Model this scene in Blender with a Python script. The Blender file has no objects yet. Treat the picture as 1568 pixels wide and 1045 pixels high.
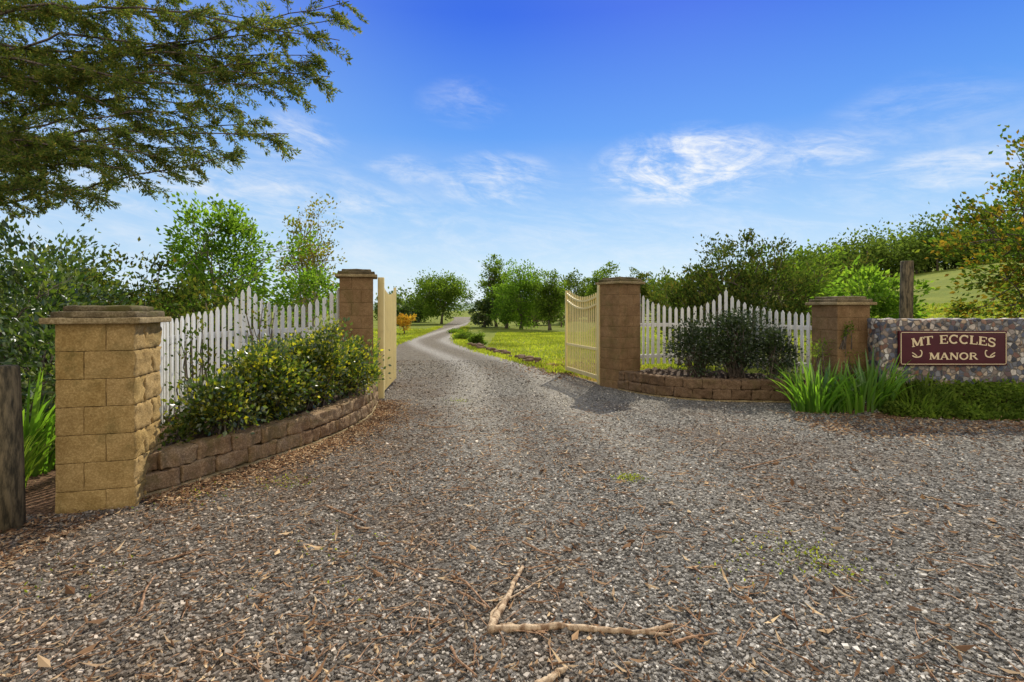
import bpy, math, numpy as np
from mathutils import Vector, noise
R = np.random.default_rng(7)
F=784.0; H=1.5; HY=475.0
def P(px,py,Y): return np.array([(px-784)/F*Y, Y, H-(py-HY)/F*Y])
SUN_AZ=math.radians(19); SUN_EL=math.radians(41)
scene=bpy.context.scene

# ------------------------------------------------------------ node helpers
def newmat(name):
    m=bpy.data.materials.new(name); m.use_nodes=True
    nt=m.node_tree; nt.nodes.clear()
    o=nt.nodes.new('ShaderNodeOutputMaterial')
    return m,nt,o
def N(nt,t,**k):
    n=nt.nodes.new(t)
    for a,b in k.items(): setattr(n,a,b)
    return n
def setin(nt,sock,v):
    if isinstance(v,bpy.types.NodeSocket): nt.links.new(v,sock)
    else: sock.default_value=v
def MA(nt,op,a,b=None,c=None,clamp=False):
    n=N(nt,'ShaderNodeMath',operation=op); n.use_clamp=clamp
    setin(nt,n.inputs[0],a)
    if b is not None: setin(nt,n.inputs[1],b)
    if c is not None: setin(nt,n.inputs[2],c)
    return n.outputs[0]
def MR(nt,v,a,b,c=0.0,d=1.0,smooth=True):
    n=N(nt,'ShaderNodeMapRange'); n.interpolation_type='SMOOTHSTEP' if smooth else 'LINEAR'
    setin(nt,n.inputs[0],v)
    for i,x in zip((1,2,3,4),(a,b,c,d)): n.inputs[i].default_value=x
    return n.outputs[0]
def MIX(nt,f,a,b,mode='MIX'):
    n=N(nt,'ShaderNodeMix',data_type='RGBA',blend_type=mode)
    def c(v): return tuple(v)+(1,) if isinstance(v,(tuple,list)) and len(v)==3 else v
    setin(nt,n.inputs[0],f); setin(nt,n.inputs[6],c(a)); setin(nt,n.inputs[7],c(b))
    return n.outputs[2]
def NOISE(nt,vec,scale,detail=4,rough=0.55,dist=0.0):
    n=N(nt,'ShaderNodeTexNoise'); nt.links.new(vec,n.inputs['Vector'])
    n.inputs['Scale'].default_value=scale; n.inputs['Detail'].default_value=detail
    n.inputs['Roughness'].default_value=rough; n.inputs['Distortion'].default_value=dist
    return n.outputs[0]
def VOR(nt,vec,scale,feature='F1'):
    n=N(nt,'ShaderNodeTexVoronoi',feature=feature); nt.links.new(vec,n.inputs['Vector'])
    n.inputs['Scale'].default_value=scale
    return n
def RAMP(nt,f,stops):
    n=N(nt,'ShaderNodeValToRGB'); setin(nt,n.inputs[0],f)
    e=n.color_ramp.elements
    while len(e)<len(stops): e.new(0.5)
    for x,(p,c) in zip(e,stops): x.position=p; x.color=tuple(c)+(1,)
    return n.outputs[0]
def OBJ(nt): return N(nt,'ShaderNodeTexCoord').outputs['Object']
def BSDF(nt,o,col,rough=0.8,bump=None,bs=0.5,bd=0.01,spec=0.3):
    b=N(nt,'ShaderNodeBsdfPrincipled')
    setin(nt,b.inputs['Base Color'],tuple(col)+(1,) if isinstance(col,tuple) else col)
    setin(nt,b.inputs['Roughness'],rough); b.inputs['Specular IOR Level'].default_value=spec
    if bump is not None:
        n=N(nt,'ShaderNodeBump'); n.inputs['Strength'].default_value=bs; n.inputs['Distance'].default_value=bd
        nt.links.new(bump,n.inputs['Height']); nt.links.new(n.outputs[0],b.inputs['Normal'])
    nt.links.new(b.outputs[0],o.inputs[0]); return b

def leafmat(name,stops,trans=0.4,rough=0.5,nscale=1.2,tcol=None,gloss=0.0,gain=1.25):
    m,nt,o=newmat(name)
    g=N(nt,'ShaderNodeNewGeometry'); 
    col=RAMP(nt,g.outputs['Random Per Island'],stops)
    n=NOISE(nt,OBJ(nt),nscale,1)
    col=MIX(nt,1.0,col,RAMP(nt,n,[(0.3,(0.62*gain,0.62*gain,0.6*gain)),(0.7,(1.35*gain,1.3*gain,1.1*gain))]),'MULTIPLY')
    b=N(nt,'ShaderNodeBsdfDiffuse'); nt.links.new(col,b.inputs[0])
    t=N(nt,'ShaderNodeBsdfTranslucent')
    tc=MIX(nt,1.0,col,(tcol or (2.1,2.2,0.9)),'MULTIPLY'); nt.links.new(tc,t.inputs[0])
    x=N(nt,'ShaderNodeMixShader'); x.inputs[0].default_value=trans
    nt.links.new(b.outputs[0],x.inputs[1]); nt.links.new(t.outputs[0],x.inputs[2]); res=x.outputs[0]
    if gloss>0:
        gl=N(nt,'ShaderNodeBsdfGlossy'); gl.inputs[0].default_value=(0.9,0.92,0.95,1); gl.inputs['Roughness'].default_value=rough
        y=N(nt,'ShaderNodeMixShader'); y.inputs[0].default_value=gloss; nt.links.new(res,y.inputs[1]); nt.links.new(gl.outputs[0],y.inputs[2]); res=y.outputs[0]
    nt.links.new(res,o.inputs[0])
    return m

# ------------------------------------------------------------ geometry builder (quads only)
class G:
    def __init__(s): s.v=[];s.q=[];s.m=[];s.s=[];s.n=0
    def add(s,v,q,mat=0,smooth=False):
        v=np.asarray(v,float).reshape(-1,3); q=np.asarray(q,int).reshape(-1,4)
        s.v.append(v); s.q.append(q+s.n); s.n+=len(v)
        s.m.append(np.full(len(q),mat)); s.s.append(np.full(len(q),smooth)); return s
    def build(s,name,mats,parent=None):
        me=bpy.data.meshes.new(name); v=np.concatenate(s.v); q=np.concatenate(s.q)
        me.vertices.add(len(v)); me.vertices.foreach_set('co',v.astype(np.float32).ravel())
        me.loops.add(q.size); me.loops.foreach_set('vertex_index',q.astype(np.int32).ravel())
        me.polygons.add(len(q)); me.polygons.foreach_set('loop_start',np.arange(0,q.size,4,dtype=np.int32))
        me.polygons.foreach_set('material_index',np.concatenate(s.m).astype(np.int32))
        me.polygons.foreach_set('use_smooth',np.concatenate(s.s).astype(bool))
        for m in mats: me.materials.append(m)
        me.update(calc_edges=True); me.validate()
        ob=bpy.data.objects.new(name,me); scene.collection.objects.link(ob)
        if parent: ob.parent=parent
        return ob
BQ=np.array([[0,3,2,1],[4,5,6,7],[0,1,5,4],[1,2,6,5],[2,3,7,6],[3,0,4,7]])
def rotz(v,a):
    c,s=math.cos(a),math.sin(a); v=np.asarray(v,float)
    return np.stack([v[...,0]*c-v[...,1]*s, v[...,0]*s+v[...,1]*c, v[...,2]],-1)
def box(g,c,sz,a=0,mat=0,taper=1.0):
    x,y,z=np.array(sz)/2; t=taper
    v=np.array([[-x,-y,-z],[x,-y,-z],[x,y,-z],[-x,y,-z],[-x*t,-y*t,z],[x*t,-y*t,z],[x*t,y*t,z],[-x*t,y*t,z]])
    g.add(rotz(v,a)+np.array(c),BQ,mat)
def rblock(g,c,sz,a=0,mat=0,r=0.012,amp=0.004,res=0.04,nsc=14.0,seed=0,px_amp=0.0):
    s=np.array(sz,float)/2; c=np.array(c,float)
    def co(h):
        k=max(2,int(round(2*(h-r)/res)))
        return np.concatenate([[-h,-h+r*0.35],np.linspace(-h+r,h-r,k+1),[h-r*0.35,h]])
    cs=[co(h) for h in s]
    for ax in range(3):
        for sg in (-1,1):
            u,w=[(1,2),(2,0),(0,1)][ax]
            A,B=np.meshgrid(cs[u],cs[w],indexing='ij'); p=np.zeros(A.shape+(3,))
            p[...,ax]=sg*s[ax]; p[...,u]=A; p[...,w]=B
            p=p.reshape(-1,3)
            q=np.clip(p,-(s-r),(s-r)); d=p-q; L=np.linalg.norm(d,axis=1,keepdims=True)
            p2=q+d/np.maximum(L,1e-9)*r
            if amp>0:
                for i in range(len(p2)):
                    t=p2[i]+c*3.1+seed
                    n=noise.noise(Vector(t*nsc))+0.5*noise.noise(Vector(t*nsc*2.3))
                    dn=d[i]/max(L[i,0],1e-9)
                    p2[i]+=dn*(amp*n)
                    if px_amp and dn[0]>0: p2[i][0]+=dn[0]**2*px_amp*(n+0.5)
            na,nb=A.shape
            I=np.arange(na*nb).reshape(na,nb)
            qq=np.stack([I[:-1,:-1],I[1:,:-1],I[1:,1:],I[:-1,1:]],-1).reshape(-1,4)
            if sg<0: qq=qq[:,::-1]
            g.add(rotz(p2,a)+c,qq,mat,True)
def tube(g,pts,rad,sides=6,mat=0):
    pts=np.asarray(pts,float); n=len(pts)
    if n<2: return
    rad=np.broadcast_to(np.asarray(rad,float),(n,)) 
    T=np.gradient(pts,axis=0); T/=np.maximum(np.linalg.norm(T,axis=1,keepdims=True),1e-9)
    up=np.array([0.13,0.21,0.97]) if abs(T[0][2])<0.9 else np.array([1,0.1,0.0])
    U=np.cross(T,up); U/=np.maximum(np.linalg.norm(U,axis=1,keepdims=True),1e-9); W=np.cross(T,U)
    th=np.linspace(0,2*math.pi,sides,endpoint=False)
    ring=pts[:,None]+rad[:,None,None]*(U[:,None]*np.cos(th)[None,:,None]+W[:,None]*np.sin(th)[None,:,None])
    if sides>4: v=np.concatenate([pts[:1,None].repeat(sides,1)+0.001*(ring[:1]-pts[:1,None]),ring,pts[-1:,None].repeat(sides,1)+0.001*(ring[-1:]-pts[-1:,None])]); n+=2
    else: v=ring
    I=np.arange(n*sides).reshape(n,sides); J=np.roll(I,-1,1)
    g.add(v.reshape(-1,3),np.stack([I[:-1],J[:-1],J[1:],I[1:]],-1).reshape(-1,4),mat,True)
def unit(v): return v/np.maximum(np.linalg.norm(v,axis=-1,keepdims=True),1e-9)
def leaves(g,p,L,W,mat=1,d=None,spread=1.0,flat=0.0):
    n=len(p); r=R.normal(size=(n,3))
    dd=unit(r) if d is None else unit(d+spread*r)
    if flat: dd[:,2]*=(1-flat); dd=unit(dd)
    s=unit(np.cross(dd,R.normal(size=(n,3))+np.array([0,0,flat*6]))); nn=np.cross(dd,s)
    k=R.uniform(0.65,1.25,(n,1)); L=L*k; W=W*k
    v=np.stack([p,p+dd*L*0.45+s*W*0.5+nn*L*0.08,p+dd*L-nn*L*0.06,p+dd*L*0.45-s*W*0.5+nn*L*0.08],1)
    g.add(v.reshape(-1,3),np.arange(4*n).reshape(n,4),mat)
def bend(a,b,k=6,sag=0.0,wob=0.05):
    t=np.linspace(0,1,k)[:,None]; a=np.array(a,float); b=np.array(b,float)
    L=np.linalg.norm(b-a); p=a+(b-a)*t
    p[:,2]+=(sag*L*4*(t*(1-t)))[:,0]
    w=R.normal(size=(k,3))*wob*L*0.3; w[0]=0; w[-1]=0
    return p+w
def tree(name,base,cc,rad,mats,ncl=60,lpc=90,cr=0.35,ll=0.09,lw=0.05,tr=0.08,inner=0.25,limbs=7,stems=1,lump=0.3,up=0.0,clz=0.75,sub=True):
    g=G(); base=np.array(base,float); cc=np.array(cc,float); rad=np.array(rad,float)
    sd=R.uniform(0,100)
    ends=[]
    for k in range(stems):
        b=base+(R.normal(size=3)*[0.12,0.12,0] if stems>1 else 0)
        tip=cc+np.array([0,0,rad[2]*0.5])+(np.clip(R.normal(size=3),-1.2,1.2)*rad*[0.35,0.35,0.15] if stems>1 else R.normal(size=3)*rad*0.08)
        tp=bend(b,tip,9,0,0.06); rr=np.linspace(tr,tr*0.15,9); rr[0]*=1.35
        tube(g,tp,rr,8,0)
        for l in range(limbs):
            t=R.uniform(0.25,0.9); i=min(7,int(t*8)); s0=tp[i]
            dr=unit(R.normal(size=3)*[1,1,0.5]); e=cc+dr*rad*0.75; e[2]=max(e[2],s0[2]+0.05*rad[2])
            lp=bend(s0,e,6,0.05,0.08); tube(g,lp,np.linspace(rr[i]*0.6,tr*0.08,6),5,0); ends.append(lp)
    D=unit(R.normal(size=(ncl,3)))
    fr=inner+(1-inner)*R.uniform(0,1,ncl)**0.55
    f=np.array([1+lump*2*noise.noise(Vector(d*1.7+sd)) for d in D])
    C=cc+D*rad*(fr*f)[:,None]
    C[:,2]=np.maximum(C[:,2],base[2]+0.1)
    allp=np.concatenate([e for e in ends]) if ends else np.array([cc])
    for c in C:
        if sub:
            j=np.argmin(np.linalg.norm(allp-c,axis=1)); tube(g,bend(allp[j],c,4,0,0.1),np.linspace(tr*0.14,tr*0.04,4),4,0)
        n=int(lpc*R.uniform(0.5,1.4)); rr=cr*R.uniform(0.6,1.25)
        q=R.normal(size=(n,3))*[1,1,clz]*rr*0.55
        dv=unit(q+(c-cc)*0.5+np.array([0,0,up]))
        leaves(g,c+q,ll,lw,1,d=dv,spread=0.55)
    return g.build(name,mats)

# ------------------------------------------------------------ materials
def bark(name,c1,c2):
    m,nt,o=newmat(name); v=OBJ(nt); mp=N(nt,'ShaderNodeMapping'); nt.links.new(v,mp.inputs[0]); mp.inputs['Scale'].default_value=(1,1,0.2)
    n=NOISE(nt,mp.outputs[0],30,5,0.65); BSDF(nt,o,MIX(nt,MR(nt,n,0.35,0.65),c1,c2),0.9,n,0.8,0.02); return m
M_bark=bark('bark',(0.06,0.045,0.035),(0.2,0.16,0.12))
M_barkl=bark('pale_bark',(0.18,0.15,0.12),(0.42,0.37,0.3))
M_post=bark('weathered_timber',(0.045,0.038,0.022),(0.2,0.155,0.085))
M_stick=bark('stripped_stick',(0.25,0.15,0.08),(0.66,0.5,0.32))

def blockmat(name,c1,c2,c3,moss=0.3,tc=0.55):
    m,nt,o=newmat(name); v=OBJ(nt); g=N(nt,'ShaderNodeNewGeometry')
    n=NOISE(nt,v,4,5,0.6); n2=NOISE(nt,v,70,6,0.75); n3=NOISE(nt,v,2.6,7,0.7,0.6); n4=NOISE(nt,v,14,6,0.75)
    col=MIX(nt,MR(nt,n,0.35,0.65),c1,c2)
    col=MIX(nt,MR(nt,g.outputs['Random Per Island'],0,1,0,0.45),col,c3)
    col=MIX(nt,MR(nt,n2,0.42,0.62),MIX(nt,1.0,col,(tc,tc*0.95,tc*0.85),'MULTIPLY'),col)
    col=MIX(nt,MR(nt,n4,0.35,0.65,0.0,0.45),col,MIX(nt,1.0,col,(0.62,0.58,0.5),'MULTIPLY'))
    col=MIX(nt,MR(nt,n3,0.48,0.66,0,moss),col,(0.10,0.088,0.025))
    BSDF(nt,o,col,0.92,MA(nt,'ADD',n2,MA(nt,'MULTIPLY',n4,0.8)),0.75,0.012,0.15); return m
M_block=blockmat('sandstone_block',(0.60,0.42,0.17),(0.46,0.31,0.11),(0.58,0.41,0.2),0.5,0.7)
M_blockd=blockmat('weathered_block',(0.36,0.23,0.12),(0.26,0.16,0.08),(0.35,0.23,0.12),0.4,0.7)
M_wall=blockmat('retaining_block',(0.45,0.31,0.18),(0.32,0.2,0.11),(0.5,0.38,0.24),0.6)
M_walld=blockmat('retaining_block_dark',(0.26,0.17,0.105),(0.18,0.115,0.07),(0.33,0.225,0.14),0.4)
M_mortar=blockmat('mortar',(0.28,0.2,0.085),(0.2,0.14,0.06),(0.25,0.17,0.075),0.3)
M_cap=blockmat('cap_stone',(0.34,0.27,0.16),(0.09,0.075,0.045),(0.24,0.19,0.11),0.9)
M_lip=blockmat('cap_lip',(0.56,0.44,0.25),(0.36,0.27,0.14),(0.5,0.4,0.22),0.4)

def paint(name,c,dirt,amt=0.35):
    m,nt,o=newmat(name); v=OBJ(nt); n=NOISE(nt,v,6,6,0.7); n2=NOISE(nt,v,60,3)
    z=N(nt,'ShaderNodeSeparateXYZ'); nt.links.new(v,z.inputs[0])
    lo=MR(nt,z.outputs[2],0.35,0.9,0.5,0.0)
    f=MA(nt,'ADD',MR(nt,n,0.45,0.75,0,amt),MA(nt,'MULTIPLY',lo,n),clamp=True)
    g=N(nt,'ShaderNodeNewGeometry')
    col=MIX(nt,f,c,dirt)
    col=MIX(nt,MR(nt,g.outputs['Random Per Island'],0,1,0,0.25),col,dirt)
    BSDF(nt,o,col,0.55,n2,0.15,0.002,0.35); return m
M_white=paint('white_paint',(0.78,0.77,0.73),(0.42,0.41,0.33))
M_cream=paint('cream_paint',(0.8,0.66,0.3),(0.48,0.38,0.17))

# gravel: shared wear pattern (two wheel tracks, brown litter-stained areas, painted shade at left)
def wear_and_shade(nt,v):
    big=NOISE(nt,v,0.55,4,0.6,0.4); mid=NOISE(nt,v,5,5,0.7)
    xyz=N(nt,'ShaderNodeSeparateXYZ'); nt.links.new(v,xyz.inputs[0]); X,Y=xyz.outputs[0],xyz.outputs[1]
    cx=MA(nt,'ADD',MA(nt,'MULTIPLY',MR(nt,Y,10,27),-4.2),MA(nt,'MULTIPLY',MR(nt,Y,10,1,0,1.1),1.0))
    dx=MA(nt,'ABSOLUTE',MA(nt,'SUBTRACT',MA(nt,'ABSOLUTE',MA(nt,'SUBTRACT',X,cx)),0.78))
    tr=MA(nt,'MULTIPLY',MR(nt,MA(nt,'ADD',dx,MA(nt,'MULTIPLY',mid,0.6)),0.32,0.95,1,0),MR(nt,Y,2.0,6))
    brown=MA(nt,'ADD',MR(nt,MA(nt,'ADD',X,MA(nt,'MULTIPLY',Y,0.1)),1.5,-2.4,0.0,0.55),MR(nt,big,0.44,0.68,0,0.5),clamp=True)
    brown=MA(nt,'MULTIPLY',brown,MR(nt,mid,0.3,0.6,0.5,1.0))
    brown=MA(nt,'MULTIPLY',brown,MA(nt,'SUBTRACT',1.0,MA(nt,'MULTIPLY',tr,0.9)))
    return tr,brown,X,Y,mid
def gravelmat():
    m,nt,o=newmat('gravel'); v=OBJ(nt)
    v1=VOR(nt,v,60)
    sp=N(nt,'ShaderNodeSeparateColor'); nt.links.new(v1.outputs['Color'],sp.inputs[0])
    fine=NOISE(nt,v,45,3,0.7); coarse=NOISE(nt,v,11,7,0.85)
    tr,brown,X,Y,mid=wear_and_shade(nt,v)
    stone=RAMP(nt,sp.outputs[0],[(0.0,(0.07,0.065,0.056)),(0.4,(0.22,0.205,0.175)),(0.8,(0.39,0.365,0.315)),(1.0,(0.66,0.62,0.54))])
    col=MIX(nt,brown,stone,MIX(nt,MR(nt,fine,0.35,0.65),(0.075,0.052,0.036),(0.27,0.19,0.13)))
    col=MIX(nt,MA(nt,'MULTIPLY',tr,MR(nt,Y,3,12,0.3,0.7)),col,(0.5,0.46,0.39))
    verge=MA(nt,'MULTIPLY',MA(nt,'SUBTRACT',1.0,tr),MR(nt,Y,9,14))
    col=MIX(nt,MA(nt,'MULTIPLY',verge,0.75),col,MIX(nt,MR(nt,mid,0.4,0.6),(0.2,0.165,0.11),(0.29,0.26,0.2)))
    cc=RAMP(nt,coarse,[(0.3,(0.5,0.49,0.47)),(0.5,(0.95,0.95,0.95)),(0.7,(1.55,1.52,1.45))])
    col=MIX(nt,1.0,col,cc,'MULTIPLY')
    h=MA(nt,'MULTIPLY',v1.outputs['Distance'],-1.1)
    h=MA(nt,'ADD',h,MA(nt,'ADD',MA(nt,'MULTIPLY',coarse,2.6),MA(nt,'MULTIPLY',fine,0.9)))
    BSDF(nt,o,col,0.95,h,1.0,0.022,0.1); return m
M_gravel=gravelmat()
def stonemat():
    m,nt,o=newmat('gravel_stone'); g=N(nt,'ShaderNodeNewGeometry')
    v=OBJ(nt); tr,brown,X,Y,mid=wear_and_shade(nt,v)
    c=RAMP(nt,g.outputs['Random Per Island'],[(0,(0.09,0.083,0.072)),(0.4,(0.22,0.205,0.178)),(0.8,(0.37,0.345,0.3)),(0.95,(0.52,0.485,0.42)),(1,(0.82,0.77,0.67))])
    c=MIX(nt,brown,c,MIX(nt,1.0,c,(0.85,0.65,0.48),'MULTIPLY'))
    c=MIX(nt,tr,c,MIX(nt,1.0,c,(1.35,1.33,1.28),'MULTIPLY'))
    b=N(nt,'ShaderNodeBsdfDiffuse'); nt.links.new(c,b.inputs[0]); nt.links.new(b.outputs[0],o.inputs[0]); return m
M_stone=stonemat()
def groundmat():
    m,nt,o=newmat('grass_ground'); v=OBJ(nt); a=NOISE(nt,v,0.25,5,0.65); b=NOISE(nt,v,3,5,0.7); c=NOISE(nt,v,35,3,0.7)
    col=MIX(nt,MR(nt,a,0.35,0.65),(0.15,0.2,0.025),(0.29,0.31,0.045))
    col=MIX(nt,MR(nt,b,0.35,0.7),col,(0.23,0.24,0.05))
    d=NOISE(nt,v,0.9,6,0.75); col=MIX(nt,MR(nt,d,0.45,0.68,0,0.55),col,(0.1,0.14,0.025))
    col=MIX(nt,MR(nt,c,0.4,0.6,0,0.45),col,(0.07,0.10,0.016))
    xyz=N(nt,'ShaderNodeSeparateXYZ'); nt.links.new(v,xyz.inputs[0]); X,Y=xyz.outputs[0],xyz.outputs[1]
    soil=MIX(nt,MR(nt,c,0.35,0.65),(0.06,0.04,0.025),(0.22,0.13,0.08))
    s1=MR(nt,MA(nt,'ADD',Y,MA(nt,'MULTIPLY',b,1.6)),8.6,10.2,1,0)
    lx=MA(nt,'ADD',MA(nt,'ABSOLUTE',MA(nt,'SUBTRACT',X,1.9)),MA(nt,'MULTIPLY',MA(nt,'ABSOLUTE',MA(nt,'SUBTRACT',Y,13.2)),0.6))
    s2=MR(nt,MA(nt,'ADD',lx,MA(nt,'MULTIPLY',b,1.5)),1.9,3.2,0.9,0)
    col=MIX(nt,s1,col,soil)
    col=MIX(nt,s2,col,MIX(nt,MR(nt,c,0.3,0.7),(0.22,0.11,0.03),(0.45,0.23,0.07)))
    BSDF(nt,o,col,0.95,MA(nt,'ADD',c,b),0.6,0.04,0.05); return m
M_ground=groundmat()
m,nt,o=newmat('soil'); v=OBJ(nt); n=NOISE(nt,v,25,6,0.75); BSDF(nt,o,MIX(nt,MR(nt,n,0.35,0.65),(0.035,0.025,0.018),(0.13,0.08,0.045)),0.95,n,1,0.03); M_soil=m

LG=lambda *a:[(i/(len(a)-1),c) for i,c in enumerate(a)]
ML_dark=leafmat('leaf_dark_green',LG((0.018,0.04,0.01),(0.035,0.065,0.014),(0.06,0.095,0.02),(0.10,0.12,0.03)),0.3,0.35,gloss=0.05,gain=1.4)
ML_rose=leafmat('leaf_rose_shrub',LG((0.02,0.042,0.01),(0.035,0.065,0.014),(0.05,0.085,0.018),(0.09,0.13,0.022),(0.2,0.21,0.025),(0.4,0.36,0.03)),0.38,0.35,3,gloss=0.07)  # yellow end of the ramp paints in backlit sun glow
ML_darkb=leafmat('leaf_bed_shrub',LG((0.015,0.03,0.01),(0.03,0.05,0.014),(0.05,0.075,0.02)),0.2,0.35,gloss=0.06,gain=1.1)
ML_bright=leafmat('leaf_bright_green',LG((0.06,0.11,0.02),(0.09,0.16,0.028),(0.14,0.21,0.035)),0.5)
ML_mid=leafmat('leaf_mid_green',LG((0.05,0.085,0.02),(0.08,0.13,0.025),(0.12,0.165,0.03)),0.42,0.55,0.6)
ML_olive=leafmat('leaf_olive',LG((0.03,0.05,0.014),(0.055,0.085,0.02),(0.085,0.11,0.028),(0.12,0.1,0.03)),0.35)
ML_olived=leafmat('leaf_dark_olive',LG((0.022,0.04,0.012),(0.04,0.065,0.016),(0.065,0.09,0.022),(0.1,0.09,0.03)),0.24)
ML_yellow=leafmat('leaf_yellowing',LG((0.1,0.13,0.03),(0.17,0.18,0.035),(0.22,0.17,0.035)),0.45,tcol=(1.6,1.6,0.7))
ML_orange=leafmat('leaf_autumn',LG((0.05,0.09,0.02),(0.07,0.12,0.022),(0.1,0.15,0.03),(0.13,0.15,0.03),(0.26,0.15,0.03),(0.08,0.12,0.025)),0.42,tcol=(1.6,1.7,0.7))
ML_gold=leafmat('leaf_gold',LG((0.3,0.2,0.03),(0.45,0.3,0.05),(0.35,0.17,0.03)),0.42,tcol=(1.4,1.4,0.7))
ML_con=leafmat('leaf_conifer',LG((0.04,0.062,0.022),(0.065,0.095,0.028),(0.1,0.125,0.038),(0.17,0.135,0.05)),0.45,0.6,1.5,gain=1.6,tcol=(1.8,1.9,0.9))
ML_strap=leafmat('leaf_strap',LG((0.07,0.15,0.02),(0.11,0.22,0.03),(0.17,0.28,0.04)),0.5,0.35,gloss=0.05)
ML_grass=leafmat('leaf_grass',LG((0.12,0.165,0.025),(0.19,0.23,0.035),(0.27,0.28,0.055)),0.5,0.6,0.4,tcol=(1.9,1.9,0.9))
ML_cover=leafmat('leaf_groundcover',LG((0.05,0.085,0.016),(0.09,0.14,0.025),(0.15,0.2,0.04)),0.42,0.5,2)
ML_far=leafmat('leaf_distant',LG((0.045,0.075,0.022),(0.075,0.11,0.03),(0.11,0.145,0.04)),0.35,0.7,0.12)
ML_litter=leafmat('leaf_litter',LG((0.09,0.05,0.032),(0.2,0.115,0.07),(0.33,0.2,0.12),(0.62,0.47,0.31)),0.1,0.8,1.2,tcol=(1,0.8,0.6),gain=1.0)

# ------------------------------------------------------------ terrain
def sm(t): t=np.clip(t,0,1); return t*t*(3-2*t)
def hgt(x,y):
    x=np.asarray(x,float); y=np.asarray(y,float)
    t=np.clip(x-4-0.15*np.clip(y,0,130),0,None)
    h=0.15*t*t/(t+6)*sm((y-7)/4); h=np.minimum(h,15)
    h=h+0.38*sm((x-4.7)/0.9)*sm((y-7.0)/0.7)
    und=0.25*np.sin(x*0.11+y*0.07)*sm((np.abs(x+2)-8)/12)*sm((y-10)/15)
    return h+und
def axis(lo,hi,fine0,fine1,step,grow=1.13):
    a=list(np.arange(fine0,fine1+1e-6,step)); s=step
    while a[-1]<hi: s*=grow; a.append(a[-1]+s)
    s=step
    while a[0]>lo: s*=grow; a.insert(0,a[0]-s)
    return np.array(a)
xs=axis(-2500,2500,-12,14,0.25); ys=axis(-400,2500,-2,16,0.25)
Xg,Yg=np.meshgrid(xs,ys,indexing='ij'); Zg=hgt(Xg,Yg)
I=np.arange(Xg.size).reshape(Xg.shape)
g=G(); g.add(np.stack([Xg,Yg,Zg],-1).reshape(-1,3),np.stack([I[:-1,:-1],I[1:,:-1],I[1:,1:],I[:-1,1:]],-1).reshape(-1,4),0,True)
g.build('ground',[M_ground])

# driveway
LE=[(-30,-40),(3.25,-40),(3.5,-9),(3.75,-3.2),(4.3,-2.85),(5.0,-2.55),(5.6,-2.35),(7.2,-2.2),(8.4,-2.3),(10,-2.6),(13,-3.3),(16,-4.2),(20.6,-5.0),(28,-5.4),(47,-6.4),(78,-8.8),(110,-13)]
RE=[(-30,40),(6.2,40),(6.5,11),(6.9,7.5),(7.4,5.4),(8.2,4.4),(8.6,3.0),(9.6,2.2),(11,1.6),(11.8,1.3),(15,0.1),(18,-1.0),(22.6,-2.3),(29,-3.2),(42,-4.0),(69,-5.6),(110,-9)]
def edges(y):
    a=np.interp(y,[p[0] for p in LE],[p[1] for p in LE]); b=np.interp(y,[p[0] for p in RE],[p[1] for p in RE]); return a,b
yr=np.concatenate([np.arange(-30,2,1.0),np.arange(2,26,0.08),np.arange(26,110,0.7)])
xl,xr=edges(yr)
def nz(y,s,f=2.0): return np.array([noise.noise(Vector((q*f,s,0)))+0.5*noise.noise(Vector((q*f*3.1,s,4))) for q in y])
xl=xl+0.2*nz(yr,1.0)*(yr>9); xr=xr+0.22*nz(yr,5.0)*(yr>5)
K=24; t=np.linspace(0,1,K+1)
Xd=xl[:,None]+(xr-xl)[:,None]*t; Yd=np.repeat(yr[:,None],K+1,1); Zd=hgt(Xd,Yd)+0.006
I=np.arange(Xd.size).reshape(Xd.shape)
g=G(); g.add(np.stack([Xd,Yd,Zd],-1).reshape(-1,3),np.stack([I[:-1,:-1],I[:-1,1:],I[1:,1:],I[1:,:-1]],-1).reshape(-1,4),0,True)
g.build('gravel_driveway',[M_gravel])
# real loose stones, thinning out with distance
n=98000; y=1.75+ (R.uniform(0,1,n)**1.75)*13.5; x=R.uniform(-1.12,1.12,n)*(y+0.2); a,b=edges(y); ok=(x>a+0.03)&(x<b-0.1); x=x[ok];y=y[ok]; n=len(x)
sz=R.uniform(0.003,0.0078,(n,1))*(1+0.5*(R.uniform(size=(n,1))>0.92))*(1+0.05*y[:,None])
cube=np.array([[-1,-1,-1],[1,-1,-1],[1,1,-1],[-1,1,-1],[-1,-1,1],[1,-1,1],[1,1,1],[-1,1,1]],float)
v=cube[None]*R.uniform(0.5,1.1,(n,8,3))*[1.2,1,0.75]; 
th=R.uniform(0,6.28,n)[:,None]; tl=R.uniform(-0.7,0.7,n)[:,None]
vx=v[...,0]*np.cos(th)-v[...,1]*np.sin(th); vy=v[...,0]*np.sin(th)+v[...,1]*np.cos(th); vz=v[...,2]
v=np.stack([vx*np.cos(tl)-vz*np.sin(tl),vy,vx*np.sin(tl)+vz*np.cos(tl)],-1)*sz[:,None]
v+=np.stack([x,y,hgt(x,y)+0.006+sz[:,0]*0.35],-1)[:,None]
g=G(); g.add(v.reshape(-1,3),(BQ[None]+8*np.arange(n)[:,None,None]).reshape(-1,4)); g.build('gravel',[M_stone])

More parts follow.
